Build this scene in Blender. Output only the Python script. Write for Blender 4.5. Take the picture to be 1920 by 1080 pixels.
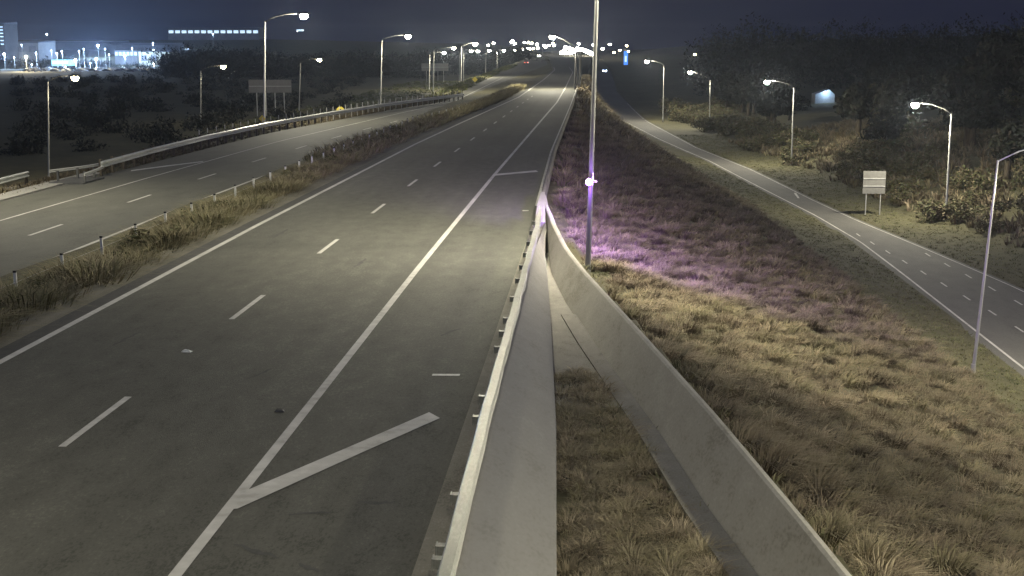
import bpy, bmesh, math, random
import numpy as np
R = math.radians
random.seed(7); rng = np.random.default_rng(7)
for o in list(bpy.data.objects): bpy.data.objects.remove(o)
S = bpy.context.scene
C = S.collection

# ------------------------------------------------------------------ camera, world, light, exposure
cam = bpy.data.objects.new('camera', bpy.data.cameras.new('camera')); C.objects.link(cam)
cam.data.sensor_width = 36; cam.data.lens = 45.0
cam.data.clip_start = .1; cam.data.clip_end = 6000
cam.location = (0, 0, 6.45)
cam.rotation_euler = (R(90-10.666), 0, R(3.561))
S.camera = cam
S.render.resolution_x, S.render.resolution_y = 1024, 576

W = bpy.data.worlds.new('World'); S.world = W; W.use_nodes = True
wn, wl = W.node_tree.nodes, W.node_tree.links
bg = wn['Background']
geo = wn.new('ShaderNodeNewGeometry'); sep = wn.new('ShaderNodeSeparateXYZ')
neg = wn.new('ShaderNodeMath'); neg.operation = 'MULTIPLY'; neg.inputs[1].default_value = -1
ramp = wn.new('ShaderNodeValToRGB')
wl.new(geo.outputs['Incoming'], sep.inputs[0]); wl.new(sep.outputs['Z'], neg.inputs[0]); wl.new(neg.outputs[0], ramp.inputs[0])
ramp.color_ramp.elements[0].position = 0.0; ramp.color_ramp.elements[0].color = (.009, .010, .026, 1)
ramp.color_ramp.elements[1].position = .35; ramp.color_ramp.elements[1].color = (.004, .005, .020, 1)
wl.new(ramp.outputs[0], bg.inputs[0]); bg.inputs[1].default_value = 1.0

moon = bpy.data.objects.new('moon', bpy.data.lights.new('moon', 'SUN')); C.objects.link(moon)
moon.data.energy = .6; moon.data.angle = R(60); moon.data.color = (.46, .58, 1.0)  # added soft blue fill that lifts the dark areas, no such source seen
moon.rotation_euler = (R(38), R(14), 0)

S.view_settings.view_transform = 'Standard'; S.view_settings.look = 'None'
S.view_settings.exposure = .06; S.view_settings.gamma = 1
S.cycles.max_bounces = 4; S.cycles.volume_bounces = 0
S.cycles.sample_clamp_indirect = 4; S.cycles.use_denoising = True

# ------------------------------------------------------------------ helpers
def interp(pts):
    xs = np.array([p[0] for p in pts], float); ys = np.array([p[1] for p in pts], float)
    return lambda t: np.interp(t, xs, ys)

def sm(a, b, t):
    t = np.clip((t-a)/(b-a), 0, 1); return t*t*(3-2*t)

class MB:
    def __init__(s): s.v = []; s.f = []
    def quad(s, a, b, c, d):
        n = len(s.v); s.v += [a, b, c, d]; s.f.append((n, n+1, n+2, n+3))
    def box(s, x0, x1, y0, y1, z0, z1):
        n = len(s.v)
        s.v += [(x0,y0,z0),(x1,y0,z0),(x1,y1,z0),(x0,y1,z0),(x0,y0,z1),(x1,y0,z1),(x1,y1,z1),(x0,y1,z1)]
        s.f += [tuple(n+i for i in f) for f in ((0,3,2,1),(4,5,6,7),(0,1,5,4),(1,2,6,5),(2,3,7,6),(3,0,4,7))]
    def tube(s, pts, radii, n=8, cap=True):
        base = len(s.v); P = [np.array(p, float) for p in pts]; k = len(P)
        for i, p in enumerate(P):
            d = P[min(i+1,k-1)]-P[max(i-1,0)]; d /= np.linalg.norm(d)
            a = np.cross(d, (0,0,1) if abs(d[2]) < .9 else (0,1,0)); a /= np.linalg.norm(a); b = np.cross(d, a)
            r = radii[i] if hasattr(radii, '__len__') else radii
            for j in range(n):
                t = 2*math.pi*j/n; s.v.append(tuple(p + r*(math.cos(t)*a+math.sin(t)*b)))
        for i in range(k-1):
            for j in range(n):
                q = base+i*n; s.f.append((q+j, q+(j+1)%n, q+n+(j+1)%n, q+n+j))
        if cap:
            s.f.append(tuple(base+j for j in range(n))[::-1]); s.f.append(tuple(base+(k-1)*n+j for j in range(n)))
    def loft(s, sections, closed=True):
        """sections: lists of points of equal length, joined one to the next"""
        base = len(s.v); m = len(sections[0])
        for sec in sections: s.v += [tuple(map(float, p)) for p in sec]
        for i in range(len(sections)-1):
            for j in range(m if closed else m-1):
                a = base+i*m+j; b = base+i*m+(j+1) % m
                s.f.append((a, b, b+m, a+m))
        if closed:
            s.f.append(tuple(base+j for j in range(m))[::-1]); s.f.append(tuple(base+(len(sections)-1)*m+j for j in range(m)))
    def mesh(s, name, mat, smooth=False):
        me = bpy.data.meshes.new(name); me.from_pydata(s.v, [], s.f); me.materials.append(mat)
        bm = bmesh.new(); bm.from_mesh(me); bmesh.ops.recalc_face_normals(bm, faces=bm.faces); bm.to_mesh(me); bm.free()
        if smooth: me.shade_smooth()
        return me
    def build(s, name, mat, parent=None, smooth=False, loc=None):
        return link(name, s.mesh(name, mat, smooth), parent, loc)

def link(name, me, parent=None, loc=None):
    o = bpy.data.objects.new(name, me); C.objects.link(o)
    if parent: o.parent = parent
    if loc is not None: o.location = loc
    return o
def tag(o, label=None, cat=None, group=None, kind=None):
    if label: o['label'] = label
    if cat: o['category'] = cat
    if group: o['group'] = group
    if kind: o['kind'] = kind
    return o
def empty(name, loc, rz=0):
    o = bpy.data.objects.new(name, None); C.objects.link(o); o.location = loc; o.rotation_euler = (0,0,rz)
    o.empty_display_size = .2; return o
def copy_tree(o, parent=None):
    c = o.copy(); C.objects.link(c); c.parent = parent
    for ch in [k for k in bpy.data.objects if k.parent == o]: copy_tree(ch, c)
    return c

# ------------------------------------------------------------------ materials
def principled(name, col, rough=.8, metal=0., spec=.3, emis=None, estr=0):
    m = bpy.data.materials.new(name); m.use_nodes = True
    b = m.node_tree.nodes['Principled BSDF']
    b.inputs['Base Color'].default_value = (*col, 1); b.inputs['Roughness'].default_value = rough
    b.inputs['Metallic'].default_value = metal; b.inputs['Specular IOR Level'].default_value = spec
    if emis: b.inputs['Emission Color'].default_value = (*emis, 1); b.inputs['Emission Strength'].default_value = estr
    return m
def noisy(name, cols, scale=(1,1,1), sizes=(.35, 3, 30), rough=.85, bump=.0, bscale=60, metal=0., spec=.3):
    """colour from three octaves of noise at different sizes, in object space metres"""
    m = principled(name, cols[0], rough, metal, spec); nt = m.node_tree; N, L = nt.nodes, nt.links
    b = N['Principled BSDF']
    tc = N.new('ShaderNodeTexCoord'); mp = N.new('ShaderNodeMapping'); mp.inputs['Scale'].default_value = scale
    L.new(tc.outputs['Object'], mp.inputs['Vector'])
    acc = None
    for i, s in enumerate(sizes):
        n = N.new('ShaderNodeTexNoise'); n.inputs['Scale'].default_value = s; n.inputs['Detail'].default_value = 5
        L.new(mp.outputs[0], n.inputs['Vector'])
        if acc is None: acc = n.outputs['Fac']
        else:
            a = N.new('ShaderNodeMath'); a.operation = 'ADD'; L.new(acc, a.inputs[0]); L.new(n.outputs['Fac'], a.inputs[1]); acc = a.outputs[0]
    d = N.new('ShaderNodeMapRange'); d.inputs['From Min'].default_value = .36*len(sizes); d.inputs['From Max'].default_value = .64*len(sizes)
    L.new(acc, d.inputs['Value'])
    r = N.new('ShaderNodeValToRGB'); r.color_ramp.interpolation = 'EASE'
    el = r.color_ramp.elements
    while len(el) < len(cols): el.new(.5)
    for i, c in enumerate(cols): el[i].position = i/(len(cols)-1); el[i].color = (*c, 1)
    L.new(d.outputs[0], r.inputs[0]); L.new(r.outputs[0], b.inputs['Base Color'])
    if bump:
        n = N.new('ShaderNodeTexNoise'); n.inputs['Scale'].default_value = bscale; n.inputs['Detail'].default_value = 4
        L.new(mp.outputs[0], n.inputs['Vector'])
        bp = N.new('ShaderNodeBump'); bp.inputs['Strength'].default_value = bump; bp.inputs['Distance'].default_value = .02
        L.new(n.outputs['Fac'], bp.inputs['Height']); L.new(bp.outputs[0], b.inputs['Normal'])
    return m
def vcol(name, rough=.8, trans=0.):
    m = principled(name, (.1,.1,.1), rough, spec=.15); N, L = m.node_tree.nodes, m.node_tree.links
    a = N.new('ShaderNodeAttribute'); a.attribute_name = 'Col'
    L.new(a.outputs['Color'], N['Principled BSDF'].inputs['Base Color'])
    return m
M = {}
M['asphalt'] = noisy('asphalt', [(.040,.0395,.032),(.080,.078,.065),(.128,.124,.102)], (1,.45,1), (.22, 2.6, 16, 34), .8, .4, 60)
nt = M['asphalt'].node_tree; N, L = nt.nodes, nt.links; b = N['Principled BSDF']; src = b.inputs['Base Color'].links[0].from_socket
tc = N.new('ShaderNodeTexCoord'); sx = N.new('ShaderNodeSeparateXYZ'); L.new(tc.outputs['Object'], sx.inputs[0])
def mth(op, a, v):
    n = N.new('ShaderNodeMath'); n.operation = op; L.new(a, n.inputs[0])
    if hasattr(v, 'links'): L.new(v, n.inputs[1])
    else: n.inputs[1].default_value = v
    return n.outputs[0]
ph = mth('MULTIPLY', mth('ADD', sx.outputs['X'], 8.62), 2*math.pi/1.76)          # wheel tracks worn along each lane
cs = N.new('ShaderNodeMath'); cs.operation = 'COSINE'; L.new(ph, cs.inputs[0])
wn_ = N.new('ShaderNodeTexNoise'); mpp = N.new('ShaderNodeMapping'); mpp.inputs['Scale'].default_value = (1.2,.04,1); L.new(tc.outputs['Object'], mpp.inputs[0]); L.new(mpp.outputs[0], wn_.inputs['Vector']); wn_.inputs['Scale'].default_value = 1; wn_.inputs['Detail'].default_value = 4
fac = mth('ADD', mth('MULTIPLY', cs.outputs[0], -.045), mth('ADD', mth('MULTIPLY', wn_.outputs['Fac'], .55), .72))
mx = N.new('ShaderNodeVectorMath'); mx.operation = 'SCALE'; L.new(src, mx.inputs[0]); L.new(fac, mx.inputs['Scale']); L.new(mx.outputs[0], b.inputs['Base Color'])
M['asphalt_old'] = noisy('asphalt_old', [(.060,.059,.049),(.085,.083,.069),(.108,.105,.088)], (1,.45,1), (.2, 1.4, 12), .8, .3, 80)
M['asphalt_ramp'] = noisy('asphalt_ramp', [(.072,.068,.062),(.096,.091,.083),(.118,.112,.10)], (1,.4,1), (.2, 1.2, 9), .85, .3, 60)
M['seal_edge'] = noisy('seal_edge', [(.05,.05,.046),(.072,.07,.064)], (1,.4,1), (.4, 6), .85, .3, 80)
M['paint'] = noisy('paint', [(.31,.30,.27),(.42,.405,.37),(.50,.485,.445)], (1,1,1), (.7, 3.5), .7)
M['concrete'] = noisy('concrete', [(.215,.205,.178),(.262,.25,.222),(.295,.283,.25)], (1,.5,1), (.35, 2.2, 18), .78, .12, 120)
M['concrete_wall'] = noisy('concrete_wall', [(.20,.187,.155),(.285,.27,.232),(.33,.314,.272)], (1,.6,1), (.4, 2.5, 20), .8, .12, 120)
M['concrete_dirty'] = noisy('concrete_dirty', [(.11,.10,.08),(.17,.16,.13),(.22,.205,.17)], (1,.5,1), (.8, 5, 30), .9, .2, 80)
M['gravel_strip'] = noisy('gravel_strip', [(.085,.078,.058),(.14,.13,.10),(.18,.168,.135)], (1,.3,1), (.5, 4, 40), .95, .5, 60)
M['ground'] = noisy('ground', [(.035,.033,.017),(.068,.062,.032),(.105,.095,.05)], (1,1,1), (.12, .9, 7, 40), .95, .6, 25)
M['galv'] = noisy('galvanised', [(.17,.172,.148),(.235,.236,.205),(.30,.30,.262)], (1,.3,1), (.8, 6, 30), .38, .0, 40, metal=.5, spec=.5)
M['galv_light'] = noisy('galvanised_light', [(.34,.35,.33),(.43,.44,.41),(.5,.5,.47)], (1,.3,1), (.8, 6), .45, metal=.2)
M['galv_dull'] = noisy('galvanised_dull', [(.38,.38,.36),(.48,.48,.45)], (1,1,1), (1, 8), .5, metal=.35)
M['pole'] = noisy('pole_steel', [(.27,.27,.25),(.34,.34,.315)], (1,1,.2), (1, 6), .45, metal=.2)
M['pole_grey'] = noisy('pole_grey', [(.15,.15,.145),(.2,.2,.19)], (1,1,.2), (1, 6), .5)
M['dark_steel'] = noisy('dark_steel', [(.05,.05,.05),(.09,.09,.085)], (1,1,.3), (1, 6), .6)
M['white_plastic'] = noisy('white_plastic', [(.42,.42,.38),(.56,.56,.52)], (1,1,1), (3, 12), .5)
M['black_plastic'] = principled('black_plastic', (.02,.02,.02), .5)
M['yellow'] = noisy('yellow_sheeting', [(.5,.40,.05),(.62,.5,.08)], (1,1,1), (2, 9), .5)
M['sign_back'] = noisy('sign_back', [(.13,.127,.115),(.17,.166,.152)], (1,1,1), (.8, 5), .55, metal=.15)
M['timber'] = noisy('timber', [(.05,.042,.03),(.10,.085,.062)], (4,4,.6), (2, 9), .9)
M['grass'] = vcol('dry_grass'); M['leaf'] = vcol('leaves', .7)
M['bark'] = noisy('bark', [(.035,.028,.02),(.08,.065,.045)], (3,3,.6), (2, 9), .95, .5, 20)
M['wall_pale'] = noisy('wall_pale', [(.22,.23,.25),(.30,.31,.33)], (1,1,1), (.2, 2), .7)
M['wall_cream'] = noisy('wall_cream', [(.40,.39,.30),(.5,.48,.38)], (1,1,1), (.2, 2), .7)
M['wall_grey'] = noisy('wall_grey', [(.14,.15,.18),(.2,.21,.24)], (1,1,1), (.2, 2), .7)
M['wall_dark'] = noisy('wall_dark', [(.05,.055,.07),(.08,.085,.1)], (1,1,1), (.2, 2), .7)
M['roof'] = noisy('roof_metal', [(.13,.14,.17),(.18,.19,.22)], (1,.1,1), (.5, 3), .5)
M['glass'] = principled('dark_glass', (.02,.025,.03), .08, spec=.5)
M['lit_glass'] = principled('lit_window', (.3,.4,.5), .3, emis=(.62,.82,1.0), estr=1.3)
M['lit_blue'] = principled('lit_blue_panel', (.1,.2,.4), .4, emis=(.07,.28,1.0), estr=1.2)
M['lit_cyan'] = principled('lit_cyan_panel', (.1,.3,.4), .4, emis=(.25,.62,.95), estr=.75)
M['lens_warm'] = principled('lamp_lens_warm', (.8,.8,.7), .3, emis=(1.0,.86,.50), estr=90)
M['lens_white'] = principled('lamp_lens_white', (.8,.8,.8), .3, emis=(1.0,.93,.78), estr=90)
M['lens_cool'] = principled('lamp_lens_cool', (.8,.8,.8), .3, emis=(.72,.86,1.0), estr=50)
M['lens_violet'] = principled('lamp_lens_violet', (.6,.4,.8), .3, emis=(.72,.32,1.0), estr=60)
M['red_lens'] = principled('red_lens', (.5,.02,.02), .3, emis=(1.0,.12,.06), estr=3)
M['car_white'] = principled('car_white', (.65,.67,.7), .3, spec=.5)
M['car_dark'] = principled('car_dark', (.04,.045,.06), .3, spec=.5)
M['tyre'] = principled('tyre', (.02,.02,.02), .9)

# ------------------------------------------------------------------ the lie of the land (metres; +Y runs up the motorway)
zr = interp([(-60,-9),(280,-9),(430,-4.6),(560,-3.6),(1700,-2)])                    # ramp height
rampL = interp([(-60,20.6),(40,21.1),(62,21.2),(89,21.6),(104,21.7),(120,20.9),(140,19.2),(160,17.6),(178,16.2),(198,13.9),(221,11.4),(265,7.6),(304,3.6),(360,1.2),(560,1.0)])
rampR = interp([(-60,29.4),(60,28.6),(83,27.8),(89,27.2),(101,25.9),(117,24),(132,22.7),(155,21.1),(166,20.3),(202,16.2),(265,12),(308,9.7),(375,6.6),(560,7.0)])
crestR = interp([(-60,8),(3,5.6),(13,4.0),(20,2.9),(26,2.0),(33,.9),(41,-.3),(52,-1.2),(160,-1.4),(300,-1.2),(560,-.6),(1700,2)])
toeR = interp([(-60,17.4),(49,16.8),(53,16.4),(74,16.0),(117,14.4),(160,10.8),(220,5.8),(300,1.2),(560,.2),(1700,3)])
crestL = interp([(-60,-30),(66,-29.3),(104,-28.8),(140,-25.4),(168,-21.5),(228,-23.5),(316,-27),(450,-30),(1700,-70)])
slabR = interp([(-5,.35),(2,.05),(14.7,-.37),(21,-.55),(27.4,-.83),(35.3,-1.19),(40,-1.46),(44,-1.58),(60,-1.6)])
wallB = interp([(-5,6.2),(3,4.7),(16.5,2.2),(18.9,1.78),(22.7,1.25),(29.9,.06),(35,-.69),(39.5,-1.22),(44.5,-1.52),(52,-1.75)])
wallT = interp([(-5,6.2),(3,4.9),(14.5,3.11),(16.5,2.84),(21.4,2.13),(27.7,1.11),(35.1,-.11),(39.9,-.80),(43.5,-1.24),(48.6,-1.70),(52,-1.90),(55,-2.09)])

def hills(x, y):
    k = np.sin(x*.021+1.3)*np.cos(y*.017)+.5*np.sin(x*.053-y*.031)+.3*np.sin(x*.11+y*.09)
    return k
def zt(x, y):
    x = np.asarray(x, float); y = np.asarray(y, float)
    cl, cr, tr, rl, rr, zz = crestL(y), crestR(y), toeR(y), rampL(y), rampR(y), zr(y)
    z = np.full(np.broadcast(x, y).shape, -.25)
    # median dip and left carriageway shoulder
    z = np.where((x > -18.0) & (x < -13.2), -.42+.06*np.sin(y*.35+x), z)
    z = np.where(x <= -18.0, -.62, z)
    # left bank down to the low land, then far ground rising
    lb = -.75 - 6.4*sm(0, 15, cl-x) + .35*hills(x, y)*sm(4, 30, cl-x)
    lb = lb + 20*sm(820, 1150, y)*sm(-90, -260, x)
    z = np.where(x < cl, lb, z)
    # ditch between the two concrete slabs
    z = np.where((x > -1.7) & (y < 52) & (x <= wallT(y)+.1), -.62, z)
    # tussock bank down to the ramp
    t = np.clip((x-cr)/np.maximum(tr-cr, .5), 0, 1)
    zb = -.75 + t*(-(7.25+(zz*0)) ) * ((-zz-1.0)/8.0) + .16*np.sin(x*1.7+y*.6)*np.cos(y*.9-x*.4)*np.minimum(1, 6*t*(1-t)+.2)
    z = np.where(x > cr, zb, z)
    u = np.clip((x-tr)/np.maximum(rl-tr, .5), 0, 1)
    ze = -.75-7.25*((-zz-1.0)/8.0)
    z = np.where(x > tr, ze + u*(zz-.02-ze), z)
    z = np.where((x > rl-.4) & (x < rr+.4), zz-.2, z)
    # verge and the hillside beyond the ramp
    d = x-(rr+.4)
    slope = np.interp(y, [0, 170, 240, 300, 1700], [.30, .30, .10, .05, .03])
    zh = zz + .05 + .02*np.clip(d, 0, 6) + slope*np.clip(d-6, 0, 55) + .45*hills(x, y)*sm(6, 25, d)
    zh = zh + 16*sm(90, 330, d)*sm(200, 900, y)
    z = np.where(d > 0, zh, z)
    return z

def grid_mesh(name, xs, ys, mat):
    X, Y = np.meshgrid(xs, ys); Z = zt(X, Y)
    v = np.stack([X, Y, Z], -1).reshape(-1, 3); nx, ny = len(xs), len(ys)
    i = np.arange((ny-1)*(nx-1)); r, c = i//(nx-1), i % (nx-1); a = r*nx+c
    f = np.stack([a, a+1, a+1+nx, a+nx], -1)
    me = bpy.data.meshes.new(name); me.from_pydata(v.tolist(), [], f.tolist()); me.materials.append(mat); me.shade_smooth()
    return me
xs = np.concatenate([np.linspace(-1400, -160, 32)[:-1], np.linspace(-160, -60, 34)[:-1], np.arange(-60, -20, .8), np.arange(-20, 34, .45), np.arange(34, 80, 1.4), np.linspace(80, 900, 44)])
ys = np.concatenate([np.arange(-50, 8, 4.), np.arange(8, 60, .6), np.arange(60, 320, 2.5), np.arange(320, 700, 12.), np.linspace(700, 3200, 60)])
g = link('ground', grid_mesh('ground', xs, ys, M['ground'])); tag(g, kind='structure')

# ------------------------------------------------------------------ roads
def strip(name, left, right, y0, y1, step, zf, mat, parent=None, th=.0, thick=0):
    m = MB(); Y = np.arange(y0, y1+.01, step); prev = None
    L = [(float(left(y)), float(y), float(zf(y))) for y in Y]; Rr = [(float(right(y)), float(y), float(zf(y))) for y in Y]
    if thick:
        m.loft([[(l[0],l[1],l[2]),(r[0],r[1],r[2]),(r[0],r[1],r[2]-thick),(l[0],l[1],l[2]-thick)] for l, r in zip(L, Rr)])
    else:
        for i in range(len(Y)-1): m.quad(L[i], Rr[i], Rr[i+1], L[i+1])
    return m.build(name, mat, parent)
k = lambda c: (lambda y: c)
off = lambda f, d: (lambda y: float(f(y))+d)
# right carriageway (traffic going away) ------------------------------
rcL = interp([(-60,-12.2),(46,-12.25),(86,-11.9),(111,-11.3),(169,-9.6),(260,-9.8),(370,-10.8),(900,-30),(1700,-130)])
rcS = interp([(-60,-5.1),(37,-5.1),(65,-4.98),(153,-4.2),(207,-4.35),(340,-5.2),(900,-22),(1700,-118)])
rcR = interp([(-60,-1.95),(40,-1.95),(52,-2.25),(80,-2.55),(142,-2.45),(300,-2.6),(420,-4),(900,-19),(1700,-114)])
rc = strip('right_carriageway', off(rcL, -.55), off(rcR, .2), -50, 1600, 4, k(0), M['asphalt'], thick=.2); tag(rc, kind='structure')
strip('sealed_shoulder', off(rcL, -.55), off(rcL, -.12), -50, 320, 4, k(.004), M['seal_edge'], rc)
strip('edge_line', off(rcL, -.09), off(rcL, .09), -50, 420, 2, k(.008), M['paint'], rc)
strip('edge_line', off(rcS, -.085), off(rcS, .085), -50, 420, 2, k(.008), M['paint'], rc)
strip('kerb_line', off(rcR, -.06), off(rcR, .06), 52.5, 240, 2, k(.008), M['paint'], rc)
dash = MB(); dash.box(-.065, .065, 0, 3.05, .004, .009); dme = dash.mesh('lane_dash', M['paint'])
for i in range(-1, 16):
    y = 19.66+i*10.02
    o = link('lane_dash', dme, rc, (-8.62+(.006*max(0, y-70)), y, 0))
def poly(name, pts, z, mat, parent):
    m = MB(); n = len(pts); m.v = [(x,y,z) for x,y in pts]; m.f = [tuple(range(n))]; return m.build(name, mat, parent)
poly('chevron_bar', [(-5.13,16.95),(-4.96,17.0),(-3.6,19.75),(-2.62,21.66),(-2.86,22.02),(-3.9,19.95),(-4.98,17.86),(-5.16,17.5)], .012, M['paint'], rc)
poly('chevron_bar', [(-4.95,64.9),(-2.8,67.1),(-2.95,67.9),(-4.95,65.8)], .012, M['paint'], rc)
poly('reflective_strip', [(-3.13,24.60),(-2.58,24.62),(-2.58,24.76),(-3.13,24.74)], .014, M['white_plastic'], rc)
poly('reflective_strip', [(-2.74,50.7),(-2.5,50.72),(-2.5,51.0),(-2.74,50.98)], .014, M['paint'], rc)
def stain(x, y, L, w, ang):
    ca, sa = math.cos(ang), math.sin(ang); n = 9; top, bot = [], []
    for i in range(n):
        t = L*(i/(n-1)-.5); o_ = .12*w*math.sin(i*2.3)+random.uniform(-.4,.4)*w; hw = w*(.25+.5*math.sin(math.pi*i/(n-1)))*random.uniform(.5,1)
        top.append((x+t*ca-(o_+hw)*sa, y+t*sa+(o_+hw)*ca)); bot.append((x+t*ca-(o_-hw)*sa, y+t*sa+(o_-hw)*ca))
    poly('seal_patch', bot+top[::-1], .005, M['seal_edge'], rc)
for a_ in ((-3.05,17.4,.55,.12,.1),(-4.3,15.5,.8,.10,-.5),(-3.5,15.0,.4,.09,-.7),(-3.9,16.9,.6,.06,.2),(-6.6,24.6,.9,.07,1.3),(-10.4,27.5,1.4,.08,1.5),(-3.2,28.6,.9,.09,1.2),(-7.0,38,1.6,.12,1.5),(-10.9,44,2.2,.12,1.55)): stain(*a_)
gs = strip('gravel_strip', off(rcL, -1.55), off(rcL, -.55), -50, 200, 3, k(-.03), M['gravel_strip'], thick=.4); tag(gs, kind='structure')

# left carriageway (traffic coming) -----------------------------------
lcz = k(-.5)
lcR = interp([(-60,-17.9),(36,-17.9),(60,-18.0),(78,-17.8),(110,-16.4),(150,-13.6),(228,-13.0),(316,-13.8),(450,-16),(900,-34),(1700,-134)])
lcS = interp([(-60,-24.0),(50,-24.0),(68,-23.9),(95,-23.4),(135,-20.6),(168,-17.9),(228,-19.2),(316,-21),(450,-24),(900,-42),(1700,-142)])
lcD = lambda y: .5*(float(lcR(y))+float(lcS(y)))-.05
lcX = interp([(-60,-27.2),(66,-27.0),(104,-26.5),(141,-22.9),(168,-19.0),(228,-21.5),(316,-24),(450,-27),(900,-46),(1700,-146)])
lc = strip('left_carriageway', lcX, off(lcR, .7), -50, 1600, 4, lcz, M['asphalt_old'], thick=.2); tag(lc, kind='structure')
strip('edge_line', off(lcR, -.08), off(lcR, .08), -50, 300, 3, k(-.492), M['paint'], lc)
strip('edge_line', off(lcS, -.06), off(lcS, .06), -50, 300, 3, k(-.492), M['paint'], lc)
poly('exit_line', [(-26.14, 71.21), (-26.33, 71.84), (-25.32, 74.76), (-23.99, 77.92), (-23.82, 77.37), (-25.09, 74.08)], -.488, M['paint'], lc)
for i in range(0, 13):
    y = 46.3+i*10.4
    a = math.atan2(lcD(y+3)-lcD(y), 3.0)
    o = link('lane_dash', dme, lc, (lcD(y), y, -.5)); o.rotation_euler = (0, 0, -a)

# ramp on the right -----------------------------------------------------
rp = strip('slip_road', off(rampL, -.7), off(rampR, .35), -50, 560, 4, zr, M['asphalt_ramp'], thick=.25); tag(rp, kind='structure')
zl = lambda d: (lambda y: float(zr(y))+d)
strip('edge_line', off(rampL, -.07), off(rampL, .07), -50, 330, 3, zl(.008), M['paint'], rp)
strip('edge_line', off(rampR, -.05), off(rampR, .05), -50, 330, 3, zl(.008), M['paint'], rp)
sd = MB(); sd.box(-.06, .06, 0, 1.5, .004, .009); sdm = sd.mesh('lane_dash', M['paint'])
for x0, y0, n, st in ((23.75,75.0,8,4.55),(26.42,78.2,5,4.6)):
    for i in range(-2, n):
        y = y0+i*st
        if y < 119: link('lane_dash', sdm, rp, (x0-.045*(y-75)*(1 if y > 75 else .6), y, -9))
poly('arrow_marking', [(23.9,67.6),(25.0,71.2),(24.6,71.2),(24.75,70.8),(24.2,69.6),(23.5,66.2)], -8.99, M['paint'], rp)
poly('arrow_marking', [(24.4,66.6),(25.5,69.8),(25.3,69.9),(24.2,66.8)], -8.99, M['paint'], rp)
poly('arrow_marking', [(21.6,134),(22.0,139),(21.75,139),(21.4,134)], -8.99, M['paint'], rp)

# exit road at far left edge of the picture
ex = strip('exit_road', interp([(-60,-36),(50,-34),(72,-28.4)]), interp([(-60,-28.0),(57,-27.75),(72,-27.9)]), -50, 72, 2, k(-.7), M['concrete_dirty'], thick=.3); tag(ex, kind='structure')
kb = strip('concrete_kerb', interp([(30,-28.0),(58,-28.2),(71,-28.25)]), interp([(30,-26.95),(58,-27.05),(71,-27.3)]), 30, 71, 1.6, k(-.45), M['concrete'], thick=.45); tag(kb, kind='structure')

# ------------------------------------------------------------------ concrete gore walls
m = MB(); secs = []
for y in np.concatenate([np.arange(2, 40, 1.0), np.arange(40, 45.1, .5)]):
    xl, xr = -1.62, float(slabR(y)); xr = max(xr, xl+.06)
    zl_ = .66 - .3*float(sm(36, 45, y)); secs.append([(xl,y,zl_),(xr-.03,y,.125),(xr,y,.10),(xr,y,-1.2),(xl,y,-1.2)])
m.loft(secs); a = m.build('sloping_concrete_slab', M['concrete'])
tag(a, 'broad sloping concrete slab between the metal guardrail and the grass ditch', 'concrete wall')
m = MB(); secs = []
for y in np.concatenate([np.arange(2, 34, .8), np.arange(34, 52.3, .4)]):
    xb, xt = float(wallB(y)), float(wallT(y)); e = float(sm(38, 46, y))
    zb = -.62 + .75*e; ztop = .3+.25*e
    # the wall leans: foot on the ditch side, crest on the bank side
    xb = min(xb, xt-.12-.1*(1-e)) if y > 17 else min(xb, xt-.12+.25)
    secs.append([(xb,y,zb-.6),(xb,y,zb),(xt-.10,y,ztop-.03),(xt-.05,y,ztop),(xt+.02,y,ztop-.01),(xt+.06,y,ztop-.06),(xt+.10,y,-1.6)])
m.loft(secs); b = m.build('leaning_concrete_wall', M['concrete_wall'])
tag(b, 'long curved concrete wall leaning beside the tussock bank, joining the slab at a nose', 'concrete wall')
# nose block past the join and the low barrier that follows
m = MB(); secs = []
for y in np.arange(44.9, 53.2, .6):
    secs.append([(-2.10,y,-.2),(-2.0-.012*(y-45),y,.355+.2*float(sm(45,48.5,y))),(-1.62-.04*(y-45),y,.36+.2*float(sm(45,48.5,y))),(-1.5-.045*(y-45),y,-.2)])
m.loft(secs); nb = m.build('nose_block', M['concrete'], b)
m = MB(); secs = [[(float(rcR(y))+.10,y,0),(float(rcR(y))+.16,y,.32),(float(rcR(y))+.28,y,.32),(float(rcR(y))+.34,y,0)] for y in np.arange(53.4, 160, 3)]
m.loft(secs); lb_ = m.build('low_concrete_barrier', M['concrete_dirty']); tag(lb_, 'low thin barrier running on from the wall nose along the road edge', 'barrier')
# floor and footing in the ditch
m = MB(); secs = []
for y in np.arange(24.5, 44, .6):
    xl = float(slabR(y))-.05; xr = float(wallB(y))
    if xr-xl < .12: break
    secs.append([(xl,y,-.54),(xr,y,-.54),(xr,y,-.9),(xl,y,-.9)])
m.loft(secs); fl = m.build('ditch_floor', M['concrete_dirty']); tag(fl, kind='structure')
strip('footing_strip', off(wallB, -.34), off(wallB, .05), 6, 33.6, .8, k(-.50), M['concrete_dirty'], fl, thick=.3)

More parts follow.
